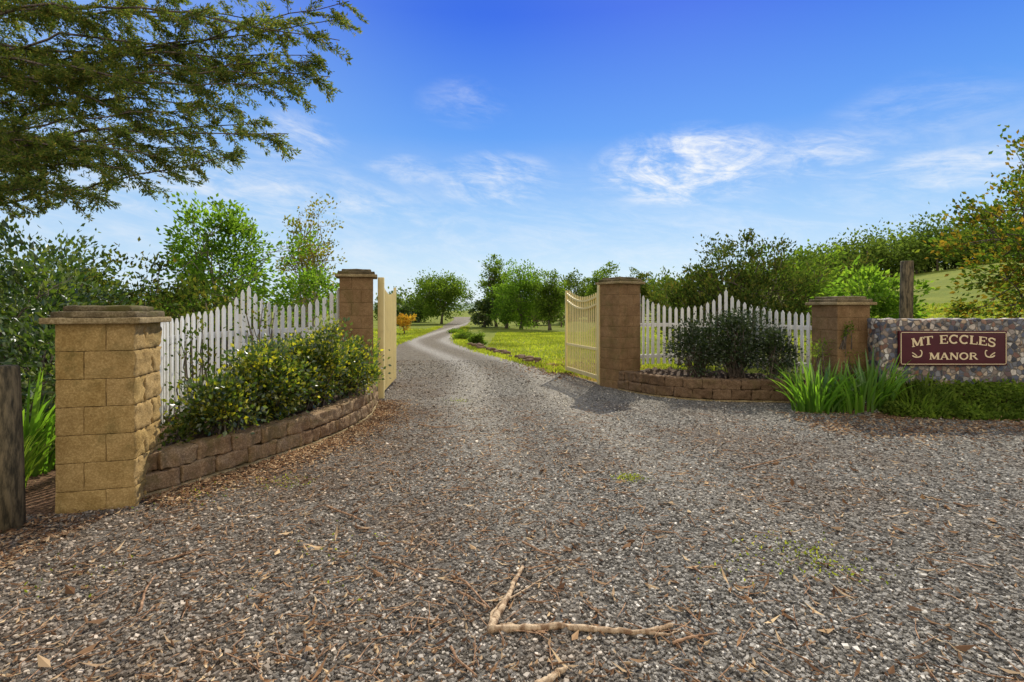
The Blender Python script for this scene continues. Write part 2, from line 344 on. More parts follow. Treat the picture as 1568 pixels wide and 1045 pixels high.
# ------------------------------------------------------------ pillars
def pillar(name,cx,cy,z0,top,w,rot,mat,course=0.2,rough=0.004,split=0.0):
    g=G(); a=math.radians(rot)
    capz=top-0.13; n=max(1,int(round((capz-z0)/course))); ch=(capz-z0)/n; j=0.004
    box(g,(cx,cy,(z0+capz)/2-0.01),(w-0.016,w-0.016,capz-z0-0.02),a,1)
    for k in range(n):
        f=(0.64,0.36)[k%2]; xs_=[(-w/2,-w/2+w*f),(-w/2+w*f,w/2)]; ys_=[(-w/2,-w/2+w*(1-f)),(-w/2+w*(1-f),w/2)]
        for ix,(x0,x1) in enumerate(xs_):
            for (y0,y1) in ys_:
                c=rotz(np.array([(x0+x1)/2,(y0+y1)/2,0]),a)+[cx,cy,z0+ch*(k+0.5)]
                rblock(g,c,(x1-x0-j,y1-y0-j,ch-j),a,0,0.004,rough,0.03,18,seed=k,px_amp=split if ix==1 else 0)
    rblock(g,(cx,cy,capz+0.02),(w+0.13,w+0.13,0.045),a,2,0.008,0.004,0.05,8)
    rblock(g,(cx,cy,capz+0.065),(w+0.05,w+0.05,0.05),a,3,0.012,0.008,0.05,8)
    rblock(g,(cx,cy,capz+0.105),(w-0.06,w-0.06,0.05),a,3,0.02,0.012,0.05,8)
    return g.build(name,[mat,M_mortar,M_lip,M_cap])
def cen(corner,w,rot):
    a=math.radians(rot); return np.array(corner)+rotz(np.array([w/2,w/2,0.]),a)[:2]
c=cen((-3.35,3.75),0.5,15)
pillar('stone_pillar',c[0],c[1],-0.05,1.53,0.5,15,M_block,0.2,0.004,0.018)
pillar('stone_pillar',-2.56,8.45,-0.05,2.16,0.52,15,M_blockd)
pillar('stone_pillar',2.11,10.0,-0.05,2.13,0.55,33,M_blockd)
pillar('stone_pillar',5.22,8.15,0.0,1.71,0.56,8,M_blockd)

# ------------------------------------------------------------ curves
def catmull(pts,n=200):
    p=np.array(pts,float); p=np.vstack([2*p[0]-p[1],p,2*p[-1]-p[-2]]); out=[]
    for i in range(1,len(p)-2):
        for t in np.linspace(0,1,40,endpoint=False):
            out.append(0.5*((2*p[i])+(-p[i-1]+p[i+1])*t+(2*p[i-1]-5*p[i]+4*p[i+1]-p[i+2])*t*t+(-p[i-1]+3*p[i]-3*p[i+1]+p[i+2])*t**3))
    out.append(p[-2]); out=np.array(out)
    d=np.r_[0,np.cumsum(np.linalg.norm(np.diff(out,axis=0),axis=1))]
    s=np.linspace(0,d[-1],n); return np.stack([np.interp(s,d,out[:,k]) for k in range(2)],1),d[-1]
def at(path,L,s):
    t=s/L*(len(path)-1); i=int(min(max(t,0),len(path)-2)); f=t-i
    p=path[i]*(1-f)+path[i+1]*f; d=path[i+1]-path[i]; return p,math.atan2(d[1],d[0])
def retaining(name,pts,ztop,mat,side,plinth=0.04):
    path,L=catmull(pts); g=G(); ch=(ztop-plinth)/2; bl=0.31; nb=int(round(L/bl)); bl=L/nb
    for k in range(2):
        off=0.5*bl*(k%2)
        for i in range(nb+(k%2)):
            s0=max(0,i*bl-off); s1=min(L,(i+1)*bl-off)
            if s1-s0<0.06: continue
            p,a=at(path,L,(s0+s1)/2); dpt=0.2
            nrm=np.array([-math.sin(a),math.cos(a)])*side
            q=p+nrm*(dpt/2+0.018*k+R.uniform(-0.012,0.012))
            rblock(g,(q[0],q[1],plinth+ch*(k+0.5)+R.uniform(-.003,.003)),(s1-s0-0.008,dpt,ch-0.006),a+R.uniform(-.05,.05),0,0.018,0.022,0.025,13,seed=i*3.3+k)
    nb2=14
    for i in range(nb2):
        p,a=at(path,L,(i+0.5)*L/nb2); nrm=np.array([-math.sin(a),math.cos(a)])*side; q=p+nrm*0.1
        rblock(g,(q[0],q[1],plinth/2-0.03),(L/nb2-0.002,0.23,plinth+0.055),a,1,0.008,0.005,0.05,9,seed=i)
    g.build(name,[mat,M_lip]); return path,L
WL=[(-2.93,4.02),(-2.72,4.42),(-2.45,5.0),(-2.21,5.6),(-2.05,6.3),(-1.99,7.1),(-2.12,8.0),(-2.2,8.3)]
WR=[(1.98,9.62),(2.4,8.95),(2.9,8.55),(3.4,8.36),(3.95,8.3),(4.5,8.28),(5.05,7.75)]
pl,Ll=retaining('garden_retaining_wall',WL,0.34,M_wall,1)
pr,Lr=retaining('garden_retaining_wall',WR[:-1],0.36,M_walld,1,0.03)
FL=[(-3.12,4.5),(-3.42,5.1),(-3.55,6.0),(-3.45,7.0),(-3.12,7.8),(-2.72,8.35)]
FR=[(2.42,10.1),(2.9,10.35),(3.7,10.3),(4.4,9.6),(4.8,8.95),(5.0,8.45)]
def strip(name,A,B,z,mat):
    a,_=catmull(A,50); b,_=catmull(B,50); g=G(); K=10; t=np.linspace(0,1,K)
    V=np.zeros((50,K,3)); V[...,:2]=a[:,None]*(1-t)[None,:,None]+b[:,None]*t[None,:,None]
    V[...,2]=z+0.03*R.normal(size=(50,K))
    I=np.arange(500).reshape(50,K); g.add(V.reshape(-1,3),np.stack([I[:-1,:-1],I[1:,:-1],I[1:,1:],I[:-1,1:]],-1).reshape(-1,4),0,True); g.build(name,[mat])
strip('garden_bed_soil',[(p[0]-0.12,p[1]) for p in WL],[(p[0]-0.1,p[1]) for p in FL],0.27,M_soil)
strip('garden_bed_soil',[(p[0]+0.05,p[1]+0.12) for p in WR[:-1]],[(p[0],p[1]+0.1) for p in FR],0.29,M_soil)

def picket(g,p,a,z0,z1,w=0.058,th=0.018,tip=0.05,mat=0):
    pr_=np.array([[-w/2,0,z0],[0,0,z0],[w/2,0,z0],[-w/2,0,z1-tip],[0,0,z1],[w/2,0,z1-tip]])
    v=np.concatenate([pr_-[0,th/2,0],pr_+[0,th/2,0]])
    q=[[0,1,4,3],[1,2,5,4],[7,6,9,10],[8,7,10,11],[0,3,9,6],[5,2,8,11],[3,4,10,9],[4,5,11,10],[1,0,6,7],[2,1,7,8]]
    g.add(rotz(v,a)+[p[0],p[1],0],q,mat)
def fence(name,pts,hs,zb,side):
    path,L=catmull(pts); g=G(); sp=0.122; n=int(L/sp); sp=L/n
    for i in range(n+1):
        s=min(i*sp,L); p,a=at(path,L,s); z=np.interp(s/L,[h[0] for h in hs],[h[1] for h in hs])
        picket(g,p,a+R.uniform(-.03,.03),zb+R.uniform(-.01,.01),z+R.uniform(-.01,.01))
    for zr,so in ((zb+0.15,0),(zb+0.78,0)):
        for i in range(30):
            p,a=at(path,L,(i+0.5)*L/30); nn=np.array([-math.sin(a),math.cos(a)])*side*0.031
            box(g,(p[0]+nn[0],p[1]+nn[1],zr),(L/30+0.004,0.038,0.07),a,0)
    for s in (0.02,0.58,0.985):
        p,a=at(path,L,s*L); nn=np.array([-math.sin(a),math.cos(a)])*side*0.1
        box(g,(p[0]+nn[0],p[1]+nn[1],0.72),(0.09,0.09,1.45),a,0)
    g.build(name,[M_white])
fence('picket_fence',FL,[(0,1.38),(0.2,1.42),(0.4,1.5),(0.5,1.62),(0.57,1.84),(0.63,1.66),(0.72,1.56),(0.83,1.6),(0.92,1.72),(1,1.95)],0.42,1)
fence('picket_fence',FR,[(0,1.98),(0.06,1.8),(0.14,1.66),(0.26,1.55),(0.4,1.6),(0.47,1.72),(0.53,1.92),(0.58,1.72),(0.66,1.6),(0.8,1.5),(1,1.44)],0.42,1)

# ------------------------------------------------------------ gates
def gate(name,hinge,end,z0=0.08):
    hinge=np.array(hinge,float); end=np.array(end,float); d=end-hinge; L=np.linalg.norm(d); a=math.atan2(d[1],d[0]); g=G()
    def pt(s,z,o=0): return (hinge[0]+d[0]/L*s-math.sin(a)*o, hinge[1]+d[1]/L*s+math.cos(a)*o, z)
    top=lambda t: 1.86-0.16*math.sin(math.pi*t*0.85)+0.17*t**1.5
    zt0,zt1=top(0),top(1)
    rblock(g,pt(-0.06,1.0),(0.1,0.1,2.1),a,0,0.006,0,0.3)
    box(g,pt(0.045,(z0+zt0)/2),(0.06,0.05,zt0-z0),a); box(g,pt(L-0.035,(z0+zt1)/2),(0.06,0.05,zt1-z0),a)
    for zc,hh in ((z0+0.05,0.08),(z0+0.62,0.05)): box(g,pt(L/2,zc),(L-0.16,0.036,hh),a)
    K=16
    for i in range(K):
        t0,t1=i/K,(i+1)/K; s0,s1=0.07+t0*(L-0.14),0.07+t1*(L-0.14)
        for dz in (0.06,0.22):
            za,zb_=top(t0)-dz,top(t1)-dz
            v=[]
            for o in (-0.018,0.018):
                for s,z in ((s0,za-0.03),(s1,zb_-0.03),(s1,zb_+0.01),(s0,za+0.01)): v.append(pt(s,z,o))
            g.add(v,BQ)
    n=int(L/0.105)
    for i in range(n):
        t=(i+0.5)/n; s=0.08+t*(L-0.16); p=pt(s,0,-0.027)
        picket(g,p[:2],a,z0+0.03,top(t)+0.03,0.036,0.014,0.02)
    g.build(name,[M_cream])
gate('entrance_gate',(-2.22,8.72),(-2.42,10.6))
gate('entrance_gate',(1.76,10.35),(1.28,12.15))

# ------------------------------------------------------------ sign
def signmats():
    m,nt,o=newmat('stone_mosaic'); v=OBJ(nt)
    vo=VOR(nt,v,15); ed=VOR(nt,v,15,'DISTANCE_TO_EDGE')
    sp=N(nt,'ShaderNodeSeparateColor'); nt.links.new(vo.outputs['Color'],sp.inputs[0])
    c=RAMP(nt,sp.outputs[0],[(0,(0.03,0.035,0.05)),(0.2,(0.12,0.14,0.2)),(0.38,(0.35,0.33,0.3)),(0.5,(0.3,0.13,0.06)),(0.65,(0.06,0.075,0.12)),(0.8,(0.5,0.36,0.22)),(1,(0.7,0.67,0.62))])
    c=MIX(nt,MR(nt,NOISE(nt,v,50,4),0.3,0.7,0,0.4),c,(0.1,0.09,0.08))
    f=MR(nt,ed.outputs['Distance'],0.02,0.09); c=MIX(nt,f,(0.2,0.18,0.15),c)
    BSDF(nt,o,c,0.7,f,1.0,0.015,0.4)
    m2,nt,o=newmat('maroon_board'); v=OBJ(nt); n=NOISE(nt,v,5,5); BSDF(nt,o,MIX(nt,n,(0.05,0.006,0.011),(0.09,0.014,0.02)),0.5,spec=0.3)
    m3,nt,o=newmat('gold_lettering'); v=OBJ(nt); n=NOISE(nt,v,20,4); BSDF(nt,o,MIX(nt,n,(0.7,0.54,0.3),(0.82,0.68,0.44)),0.5)
    return [m,m2,m3]
SM=signmats()
SY=7.55
e=bpy.data.objects.new('entrance_sign',None); scene.collection.objects.link(e)
g=G()
x0=(1349-784)/F*SY; x1=(1620-784)/F*SY; zt=H-(489-HY)/F*SY; zb=0.25
rblock(g,((x0+x1)/2,SY+0.15,(zt+zb)/2),(x1-x0,0.3,zt-zb),0,0,0.02,0.022,0.045,9)
g.build('stone_wall',[SM[0]],e)
bx0=(1376-784)/F*(SY-0.04); bx1=(1541-784)/F*(SY-0.04); bz1=H-(507-HY)/F*(SY-.04); bz0=H-(560-HY)/F*(SY-.04); yb=SY-0.035
cx=(bx0+bx1)/2; cz=(bz0+bz1)/2; bw=bx1-bx0; bh=bz1-bz0
g=G(); rblock(g,(cx,yb,cz),(bw,0.04,bh),0,0,0.005,0,0.1); g.build('board',[SM[1]],e)
g=G(); yf=yb-0.0235; i_=0.022; th=0.009
for (sx,sz_,px_,pz_) in ((bw-2*i_-0.04,th,cx,cz+bh/2-i_),(bw-2*i_-0.04,th,cx,cz-bh/2+i_),(th,bh-2*i_-0.04,cx-bw/2+i_,cz),(th,bh-2*i_-0.04,cx+bw/2-i_,cz)): box(g,(px_,yf,pz_),(sx,0.006,sz_))
for sx in (-1,1):
    for sz_ in (-1,1):
        ox=cx+sx*(bw/2-i_-0.02); oz=cz+sz_*(bh/2-i_-0.02)
        tube(g,[(ox+sx*0.02*math.sin(q),yf,oz+sz_*0.02*math.cos(q)) for q in np.linspace(0,math.pi/2,6)],0.0045,5)
g.build('gold_border',[SM[2]],e)
def arc(cx_,cy_,rx,ry,a0,a1,n=12): return [(cx_+rx*math.cos(math.radians(q)),cy_+ry*math.sin(math.radians(q))) for q in np.linspace(a0,a1,n)]
TK=0.2; TN=0.11
def sf(x,y,w=0.3): return ([(x-w/2,y),(x+w/2,y)],0.08)
LET={
'M':(1.15,[([(0.18,0),(0.18,1)],TN),([(0.2,1),(0.58,0.08)],TK),([(0.58,0.08),(0.96,1)],TN),([(0.97,0),(0.97,1)],TK),sf(.18,.04),sf(.97,.04,.34),sf(.14,.96,.28),sf(1.0,.96,.28)]),
'T':(0.95,[([(0.47,0),(0.47,1)],TK),([(0.05,.95),(0.9,.95)],0.1),([(0.06,.97),(0.06,.72)],.08),([(0.89,.97),(0.89,.72)],.08),sf(.47,.04,.4)]),
'E':(0.9,[([(0.22,0),(0.22,1)],TK),([(0.05,.95),(0.8,.95)],.1),([(0.05,.05),(0.83,.05)],.1),([(0.2,.52),(0.6,.52)],.1),([(0.78,.97),(0.78,.74)],.08),([(0.81,.03),(0.81,.28)],.08),([(0.6,.64),(0.6,.4)],.07)]),
'C':(0.98,[(arc(.52,.5,.4,.46,45,315,16),0.17),([(0.83,.98),(0.83,.68)],.08)]),
'L':(0.85,[([(0.22,0),(0.22,1)],TK),([(0.05,.05),(0.78,.05)],.1),([(0.77,.03),(0.77,.33)],.08),sf(.22,.96,.38)]),
'S':(0.8,[(arc(.4,.74,.27,.23,30,270,10)+arc(.4,.27,.29,.24,90,-150,10),0.16),([(0.68,.98),(0.68,.7)],.07),([(0.1,.02),(0.1,.32)],.07)]),
'A':(1.05,[([(0.5,1),(0.16,0)],TN),([(0.5,1),(0.88,0)],TK),([(0.28,.34),(0.72,.34)],.09),sf(.16,.04,.3),sf(.88,.04,.34)]),
'N':(1.05,[([(0.18,0),(0.18,1)],TN),([(0.18,1),(0.86,0)],TK),([(0.86,0),(0.86,1)],TN),sf(.18,.04),sf(.14,.96,.28),sf(.86,.96)]),
'O':(1.05,[(arc(.52,.5,.4,.46,0,360,22),0.17)]),
'R':(1.02,[([(0.22,0),(0.22,1)],TK),([(0.1,.95),(0.5,.95)]+arc(.5,.74,.26,.21,90,-90,8)+[(0.2,.52)],.12),([(0.5,.52),(0.88,.04)],.18),sf(.22,.04,.36),sf(.9,.04,.22)])}
cnt=[0]
def stroke(g,pts,w,tf):
    p=np.array(pts,float); T=np.gradient(p,axis=0); T/=np.maximum(np.linalg.norm(T,axis=1,keepdims=True),1e-9); Nn=np.stack([-T[:,1],T[:,0]],1)*w/2
    a=p+Nn; b=p-Nn; cnt[0]+=1; off=0.0002*(cnt[0]%9)
    A=np.array([tf(*q) for q in a]); B=np.array([tf(*q) for q in b]); n=len(p)
    d=np.array([0,-0.004-off,0]); V=np.concatenate([A+d,B+d,A,B])
    q=[]
    for i in range(n-1): q+= [[i,i+1,n+i+1,n+i],[i,2*n+i,2*n+i+1,i+1],[n+i,n+i+1,3*n+i+1,3*n+i]]
    g.add(V,q)
def word(g,txt,h,wx,cx_,cz_,arch):
    ws=[LET[c][0] if c!=' ' else 0.55 for c in txt]; tot=sum(ws)*h*wx; x=-tot/2
    for c,w in zip(txt,ws):
        if c!=' ':
            mid=x+w*h*wx/2; k=mid/(tot/2); z_=arch*(1-k*k); sl=-2*arch*k/(tot/2)
            def tf(u,v_): 
                lx=(u-w/2)*h*wx; return (cx_+mid+lx-sl*v_*h*0.5, yb-0.0205, cz_+z_+v_*h+sl*lx)
            for pts,tw in LET[c][1]: stroke(g,pts,tw,tf)
        x+=w*h*wx
g=G()
word(g,'MT ECCLES',0.125,1.22,cx,cz+0.015,0.055)
word(g,'MANOR',0.1,1.35,cx,cz-0.165,0.0)
for s in (-1,1):
    def tf(u,v_,s=s): return (cx+s*(0.46+0.15*u),yb-0.0205,cz-0.14+0.13*v_)
    stroke(g,arc(.5,.3,.42,.22,180,360,10),.14,tf); stroke(g,arc(.15,.55,.13,.3,250,60,8),.1,tf); stroke(g,[(0.5,.2),(0.75,.45),(0.98,.6)],.1,tf)
g.build('lettering',[SM[2]],e)

# timber posts
g=G(); tube(g,[(-3.44,3.5,-0.1),(-3.45,3.5,0.5),(-3.47,3.5,1.10),(-3.47,3.5,1.12)],[0.09,0.085,0.08,0.07],12); g.build('timber_post',[M_post])
p=P(1389,400,9.2); g=G(); tube(g,[(p[0],9.2,0.3),(p[0]-.02,9.2,1.3),(p[0],9.2,p[2]-.02),(p[0],9.2,p[2])],[0.11,0.105,0.1,0.09],12); g.build('timber_post',[M_post])
g=G()
for i in range(9):
    x_=-0.5+i*2.4; y_=44+0.3*i; z_=float(hgt(x_,y_)); box(g,(x_,y_,z_+0.55),(0.12,0.12,1.2))
for z_ in (0.5,0.9): box(g,(9.1,45.2,z_+0.05),(19.6,0.04,0.1),math.atan2(0.3,2.4))
g.build('post_and_rail_fence',[M_post])

# ------------------------------------------------------------ planting
g=G()
def cluster(g,cen_,rad,ncl,lpc,cr,ll,lw,mat=1,zmin=0.3,tr=0.012,base=None,inner=0.2):
    cen_=np.array(cen_,float); rad=np.array(rad,float); base=cen_*[1,1,0]+[0,0,zmin] if base is None else np.array(base,float)
    D=unit(R.normal(size=(ncl,3))); fr=inner+(1-inner)*R.uniform(0,1,ncl)**0.5
    f=np.array([1+0.5*noise.noise(Vector(d*1.9+cen_)) for d in D]); C=cen_+D*rad*(fr*f)[:,None]; C[:,2]=np.maximum(C[:,2],zmin+0.05)
    for c in C:
        tube(g,bend(base+R.normal(size=3)*[.06,.06,0],c,5,0.08,0.1),np.linspace(tr,tr*0.3,5),4,0)
        n=int(lpc*R.uniform(.6,1.4)); q=R.normal(size=(n,3))*cr*R.uniform(.6,1.2)*0.55
        leaves(g,c+q,ll,lw,mat,d=unit(q+(c-cen_)*0.4+[0,0,0.1]),spread=0.55)
for c_,r_,n_ in (((-2.75,4.95,0.62),(0.26,0.35,0.26),28),((-2.65,5.6,0.74),(0.38,0.5,0.38),70),((-2.42,6.3,0.8),(0.4,0.5,0.42),74),((-2.25,7.1,0.72),(0.36,0.45,0.38),46)):
    cluster(g,c_,r_,n_,90,0.15,0.053,0.034)
g.build('garden_shrub',[M_bark,ML_rose])
g=G(); cluster(g,(-3.12,5.0,1.0),(0.2,0.3,0.32),14,16,0.13,0.045,0.03); cluster(g,(-3.0,4.6,0.42),(0.15,0.25,0.1),10,40,0.1,0.05,0.025)
cluster(g,(-3.0,6.2,1.35),(0.25,0.4,0.3),12,10,0.13,0.045,0.03)
g.build('rose_bush',[M_bark,ML_olive])
g=G()
for c_,r_,n_ in (((3.35,9.2,0.85),(0.5,0.4,0.45),60),((4.0,9.1,0.95),(0.55,0.4,0.52),80),((4.5,8.75,0.75),(0.3,0.3,0.4),30)): cluster(g,c_,r_,n_,70,0.18,0.055,0.03)
for k in range(14):
    b=np.array([3.4+R.uniform(0,0.9),9.1,1.2]); tube(g,bend(b,b+[R.uniform(-.15,.15),R.uniform(-.1,.1),R.uniform(.25,.45)],4,0,.1),[0.006,.005,.004,.002],4,0)
g.build('garden_shrub',[M_bark,ML_darkb])
def gz(x,y): return float(hgt(x,y))
# left side behind the fence
tree('leafy_tree',(-6.7,12,0),(-6.75,12,2.75),(1.4,1.3,1.45),[M_barkl,ML_bright],100,66,0.3,0.11,0.065,0.06,0.15,10,3,0.5,0.2)
tree('leafy_tree',(-5.2,13,0),(-5.2,13,1.9),(0.8,0.8,0.8),[M_barkl,ML_bright],32,60,0.28,0.1,0.06,0.04,0.2,6,2,0.3)
tree('poplar_sapling',(-8.0,20,0),(-7.95,20,3.5),(1.15,1.0,2.5),[M_barkl,ML_yellow],85,34,0.38,0.12,0.08,0.07,0.15,16,4,0.15,0.4)
tree('camellia_bush',(-5.9,6.3,0),(-5.9,6.3,1.2),(1.1,1.0,1.2),[M_bark,ML_dark],110,70,0.28,0.09,0.05,0.05,0.2,8,3,0.3)
tree('camellia_bush',(-6.9,8.9,0),(-6.8,8.9,1.3),(1.15,1.0,1.1),[M_bark,ML_olive],90,60,0.28,0.09,0.05,0.05,0.2,8,3,0.45,0.4)
tree('camellia_bush',(-4.8,8.6,0),(-4.9,8.6,1.05),(0.95,0.9,0.9),[M_bark,ML_olive],75,65,0.28,0.09,0.05,0.05,0.2,8,3,0.3)
tree('camellia_bush',(-4.7,5.2,0),(-4.75,5.2,0.7),(0.7,0.6,0.72),[M_bark,ML_dark],60,65,0.22,0.08,0.045,0.03,0.2,6,3,0.25)
tree('camellia_bush',(-10.0,11,0),(-10.0,11,1.5),(1.6,1.4,1.45),[M_bark,ML_dark],90,60,0.36,0.12,0.07,0.05,0.2,8,3,0.4)
# right side
tree('camellia_bush',(5.6,12.4,0.1),(5.55,12.4,1.8),(1.6,1.2,1.5),[M_bark,ML_olived],190,95,0.28,0.09,0.045,0.06,0.15,12,4,0.14,0.9)
tree('camellia_bush',(4.4,12.9,0.1),(4.5,12.9,1.4),(0.8,0.8,1.15),[M_bark,ML_olived],60,85,0.28,0.1,0.05,0.05,0.2,8,3,0.2,0.8)
z=gz(9.5,13.6); tree('leafy_shrub',(9.5,13.6,z),(9.5,13.6,z+1.05),(1.15,0.9,0.95),[M_barkl,ML_bright],50,55,0.3,0.15,0.09,0.04,0.2,8,3,0.35)
z=gz(12,22); tree('leafy_tree',(12,22,z),(12.2,22,z+1.7),(2.2,1.6,1.6),[M_bark,ML_mid],70,60,0.5,0.17,0.1,0.08,0.2,8,2,0.3)
z=gz(15,25); tree('leafy_tree',(16.2,25,z),(16.2,25,z+1.6),(1.8,1.6,1.3),[M_bark,ML_olived],60,60,0.5,0.17,0.1,0.08,0.2,8,2,0.3)
z=gz(9.9,9.3); tree('autumn_tree',(10.0,9.3,z),(9.9,9.3,z+2.0),(1.25,1.2,1.85),[M_bark,ML_orange],170,62,0.28,0.1,0.06,0.07,0.15,12,2,0.3,0.3)
# far along the drive
def ft(name,px,top,Y,w,ml,basew=1.0,tr=0.12,ncl=70,lpc=60,ll=None,trunk=0.25,lump=0.3):
    x=(px-784)/F*Y; z0=gz(x,Y); zt=H+(HY-top)/F*Y; hh=zt-z0; r=w/2/F*Y
    ll=ll or max(0.1,Y*0.0044)
    tree(name,(x,Y,z0),(x,Y,z0+hh*(0.5+trunk/2)),(r,r,hh*(0.5-trunk/2)),[M_bark,ml],ncl,lpc,r*0.28,ll,ll*0.6,tr,0.2,7,1,lump)
ft('broadleaf_tree',676,416,55,80,ML_mid,ncl=150,lpc=70,trunk=0.12)
ft('broadleaf_tree',640,452,62,50,ML_far,trunk=0.05)
ft('broadleaf_tree',612,464,50,44,ML_dark,trunk=0.05)
ft('broadleaf_tree',597,455,75,44,ML_far,trunk=0.05)
ft('maple_sapling',619,482,32,32,ML_gold,tr=0.04,ncl=22,lpc=40,trunk=0.35)
ft('broadleaf_tree',760,404,46,50,ML_mid,ncl=110,trunk=0.12)
ft('broadleaf_tree',798,408,40,72,ML_bright,ncl=150,trunk=0.12)
ft('broadleaf_tree',842,418,38,54,ML_mid,ncl=110,trunk=0.12)
ft('broadleaf_tree',775,440,42,44,ML_bright,ncl=70,trunk=0.1)
ft('round_shrub',742,456,44,36,ML_dark,ncl=60,trunk=0.0)
ft('broadleaf_tree',822,465,50,60,ML_far,ncl=60,trunk=0.0)
ft('broadleaf_tree',875,422,55,60,ML_far,ncl=80,trunk=0.05)
ft('broadleaf_tree',930,405,52,60,ML_mid,ncl=90,trunk=0.1)
ft('broadleaf_tree',972,417,50,48,ML_olive,ncl=80,trunk=0.1)
ft('broadleaf_tree',905,432,60,60,ML_far,ncl=70,trunk=0.0)
ft('broadleaf_tree',1022,440,46,46,ML_olive,ncl=60,trunk=0.0)
ft('leafy_shrub',1055,446,30,60,ML_mid,ncl=60,trunk=0.0)
for (px,top,Y,w) in ((712,508,26,34),(730,512,22,26),(700,506,33,26)): ft('round_shrub',px,top,Y,w,ML_mid,tr=0.03,ncl=30,lpc=60,trunk=0.0,ll=0.08)
# distant mass
g=G()
def blob(x,y,r,h,n,ll):
    z0=gz(x,y); 
    for k in range(max(5,n//70)):
        d=unit(R.normal(size=3)); c=np.array([x,y,z0+h*0.5])+d*np.array([r,r,h*0.45])*R.uniform(0.4,1)
        q=R.normal(size=(70,3))*r*0.24; leaves(g,c+q,ll,ll*0.65,1,d=unit(q+d),spread=0.6)
    tube(g,[(x,y,z0),(x,y,z0+h*0.6)],[0.2,0.08],5,0)
for i in range(60):
    t=i/59; px=1205+ t*560+R.uniform(-9,9); Y=100+R.uniform(-8,12)-12*t; x=(px-784)/F*Y; s_=R.uniform(0.55,1.2); blob(x,Y,4.4*s_,8.6*s_,900,0.6)
for i in range(60):
    px=R.uniform(-200,1250); Y=R.uniform(150,200); x=(px-784)/F*Y
    if 700<px<722: continue
    blob(x,Y,R.uniform(4,7),R.uniform(5,9) if px<1000 else R.uniform(8,13),450,1.0)
g.build('distant_tree_line',[M_bark,ML_far])
m,nt,o=newmat('distant_hill'); v=OBJ(nt); n=NOISE(nt,v,0.02,5); BSDF(nt,o,MIX(nt,MR(nt,n,0.4,0.6),(0.12,0.17,0.12),(0.2,0.26,0.18)),1.0)
g=G(); xa=np.linspace(-1800,1800,160)
rid=18+14*np.array([noise.noise(Vector((q*0.002,3,0)))+0.4*noise.noise(Vector((q*0.009,1,0))) for q in xa])
rows=[(900,-3),(1050,0.6),(1200,1.0),(1400,0.2)]; V=np.array([[(q,yy,(k*r_ if k>=0 else -3)) for (yy,k) in rows] for q,r_ in zip(xa,rid)])
I=np.arange(640).reshape(160,4); g.add(V.reshape(-1,3),np.stack([I[:-1,:-1],I[1:,:-1],I[1:,1:],I[:-1,1:]],-1).reshape(-1,4),0,True); g.build('distant_hills',[m])

# strap leaves
def straps(name,cx_,cy_,r,n,h,w,mat=ML_strap,z=None):
    g=G(); 
    for i in range(n):
        a=R.uniform(0,6.28); rr=r*math.sqrt(R.uniform()); x=cx_+rr*math.cos(a)*1.0; y=cy_+rr*math.sin(a)*0.6; z0=(gz(x,y) if z is None else z)
        out=np.array([math.cos(a),math.sin(a),0])*R.uniform(0.1,0.7)*h+R.normal(size=3)*[.06,.06,0]; hh=h*R.uniform(0.6,1.1)
        t=np.linspace(0,1,7)[:,None]; mid=np.array([x,y,z0])+out*t**1.6+np.array([0,0,1])*hh*(t-0.42*(np.linalg.norm(out)/h)*t**3)
        s=unit(np.array([-math.sin(a),math.cos(a),0])+R.normal(size=3)*[.5,.5,0]); ww=w*np.sqrt(np.clip(1-t**2.2,0.003,1))
        A=mid-s*ww/2; B=mid+s*ww/2; V=np.stack([A,B],1).reshape(-1,3)
        g.add(V,[[2*k,2*k+1,2*k+3,2*k+2] for k in range(6)],0,True)
    return g.build(name,[mat])
straps('iris_clump',4.5,7.55,0.36,150,0.8,0.034)
straps('iris_clump',5.15,7.45,0.42,170,0.66,0.032)
straps('iris_clump',5.8,7.25,0.35,100,0.45,0.022,ML_cover)
straps('iris_clump',-4.55,4.7,0.3,90,1.0,0.032)
straps('iris_clump',-4.2,4.2,0.2,50,0.7,0.025,ML_cover)
g=G(); tube(g,[(5.05,7.8,0.3),(5.1,7.8,1.2)],[0.006,0.004],4,0); cluster(g,(5.1,7.8,1.2),(0.06,0.06,0.1),8,14,0.05,0.04,0.02,zmin=0.9)
for dx_ in (-0.25,0.2): cluster(g,(5.0+dx_,7.9,0.85),(0.12,0.12,0.3),12,20,0.1,0.05,0.015)
g.build('flower_stalks',[M_bark,ML_cover])
# groundcover in front of the sign
g=G(); n=24000; x=R.uniform(5.2,11,n); lo=np.interp(x,[4.3,5.4,6.5,11],[7.3,7.05,6.9,6.7]); y=lo+(7.52-lo)*R.uniform(0,1,n)
hh=0.05+0.22*np.array([max(0,noise.noise(Vector((a_*1.3,b_*2.5,0)))+0.35) for a_,b_ in zip(x,y)])
leaves(g,np.stack([x,y,hgt(x,y)+hh*R.uniform(0,1,n)],-1),0.065,0.035,0); g.build('groundcover',[ML_cover])
tree('camellia_bush',(5.95,9.0,0.3),(5.95,9.0,0.95),(0.45,0.4,0.5),[M_bark,ML_cover],40,60,0.2,0.07,0.04,0.03,0.2,6,2,0.25)

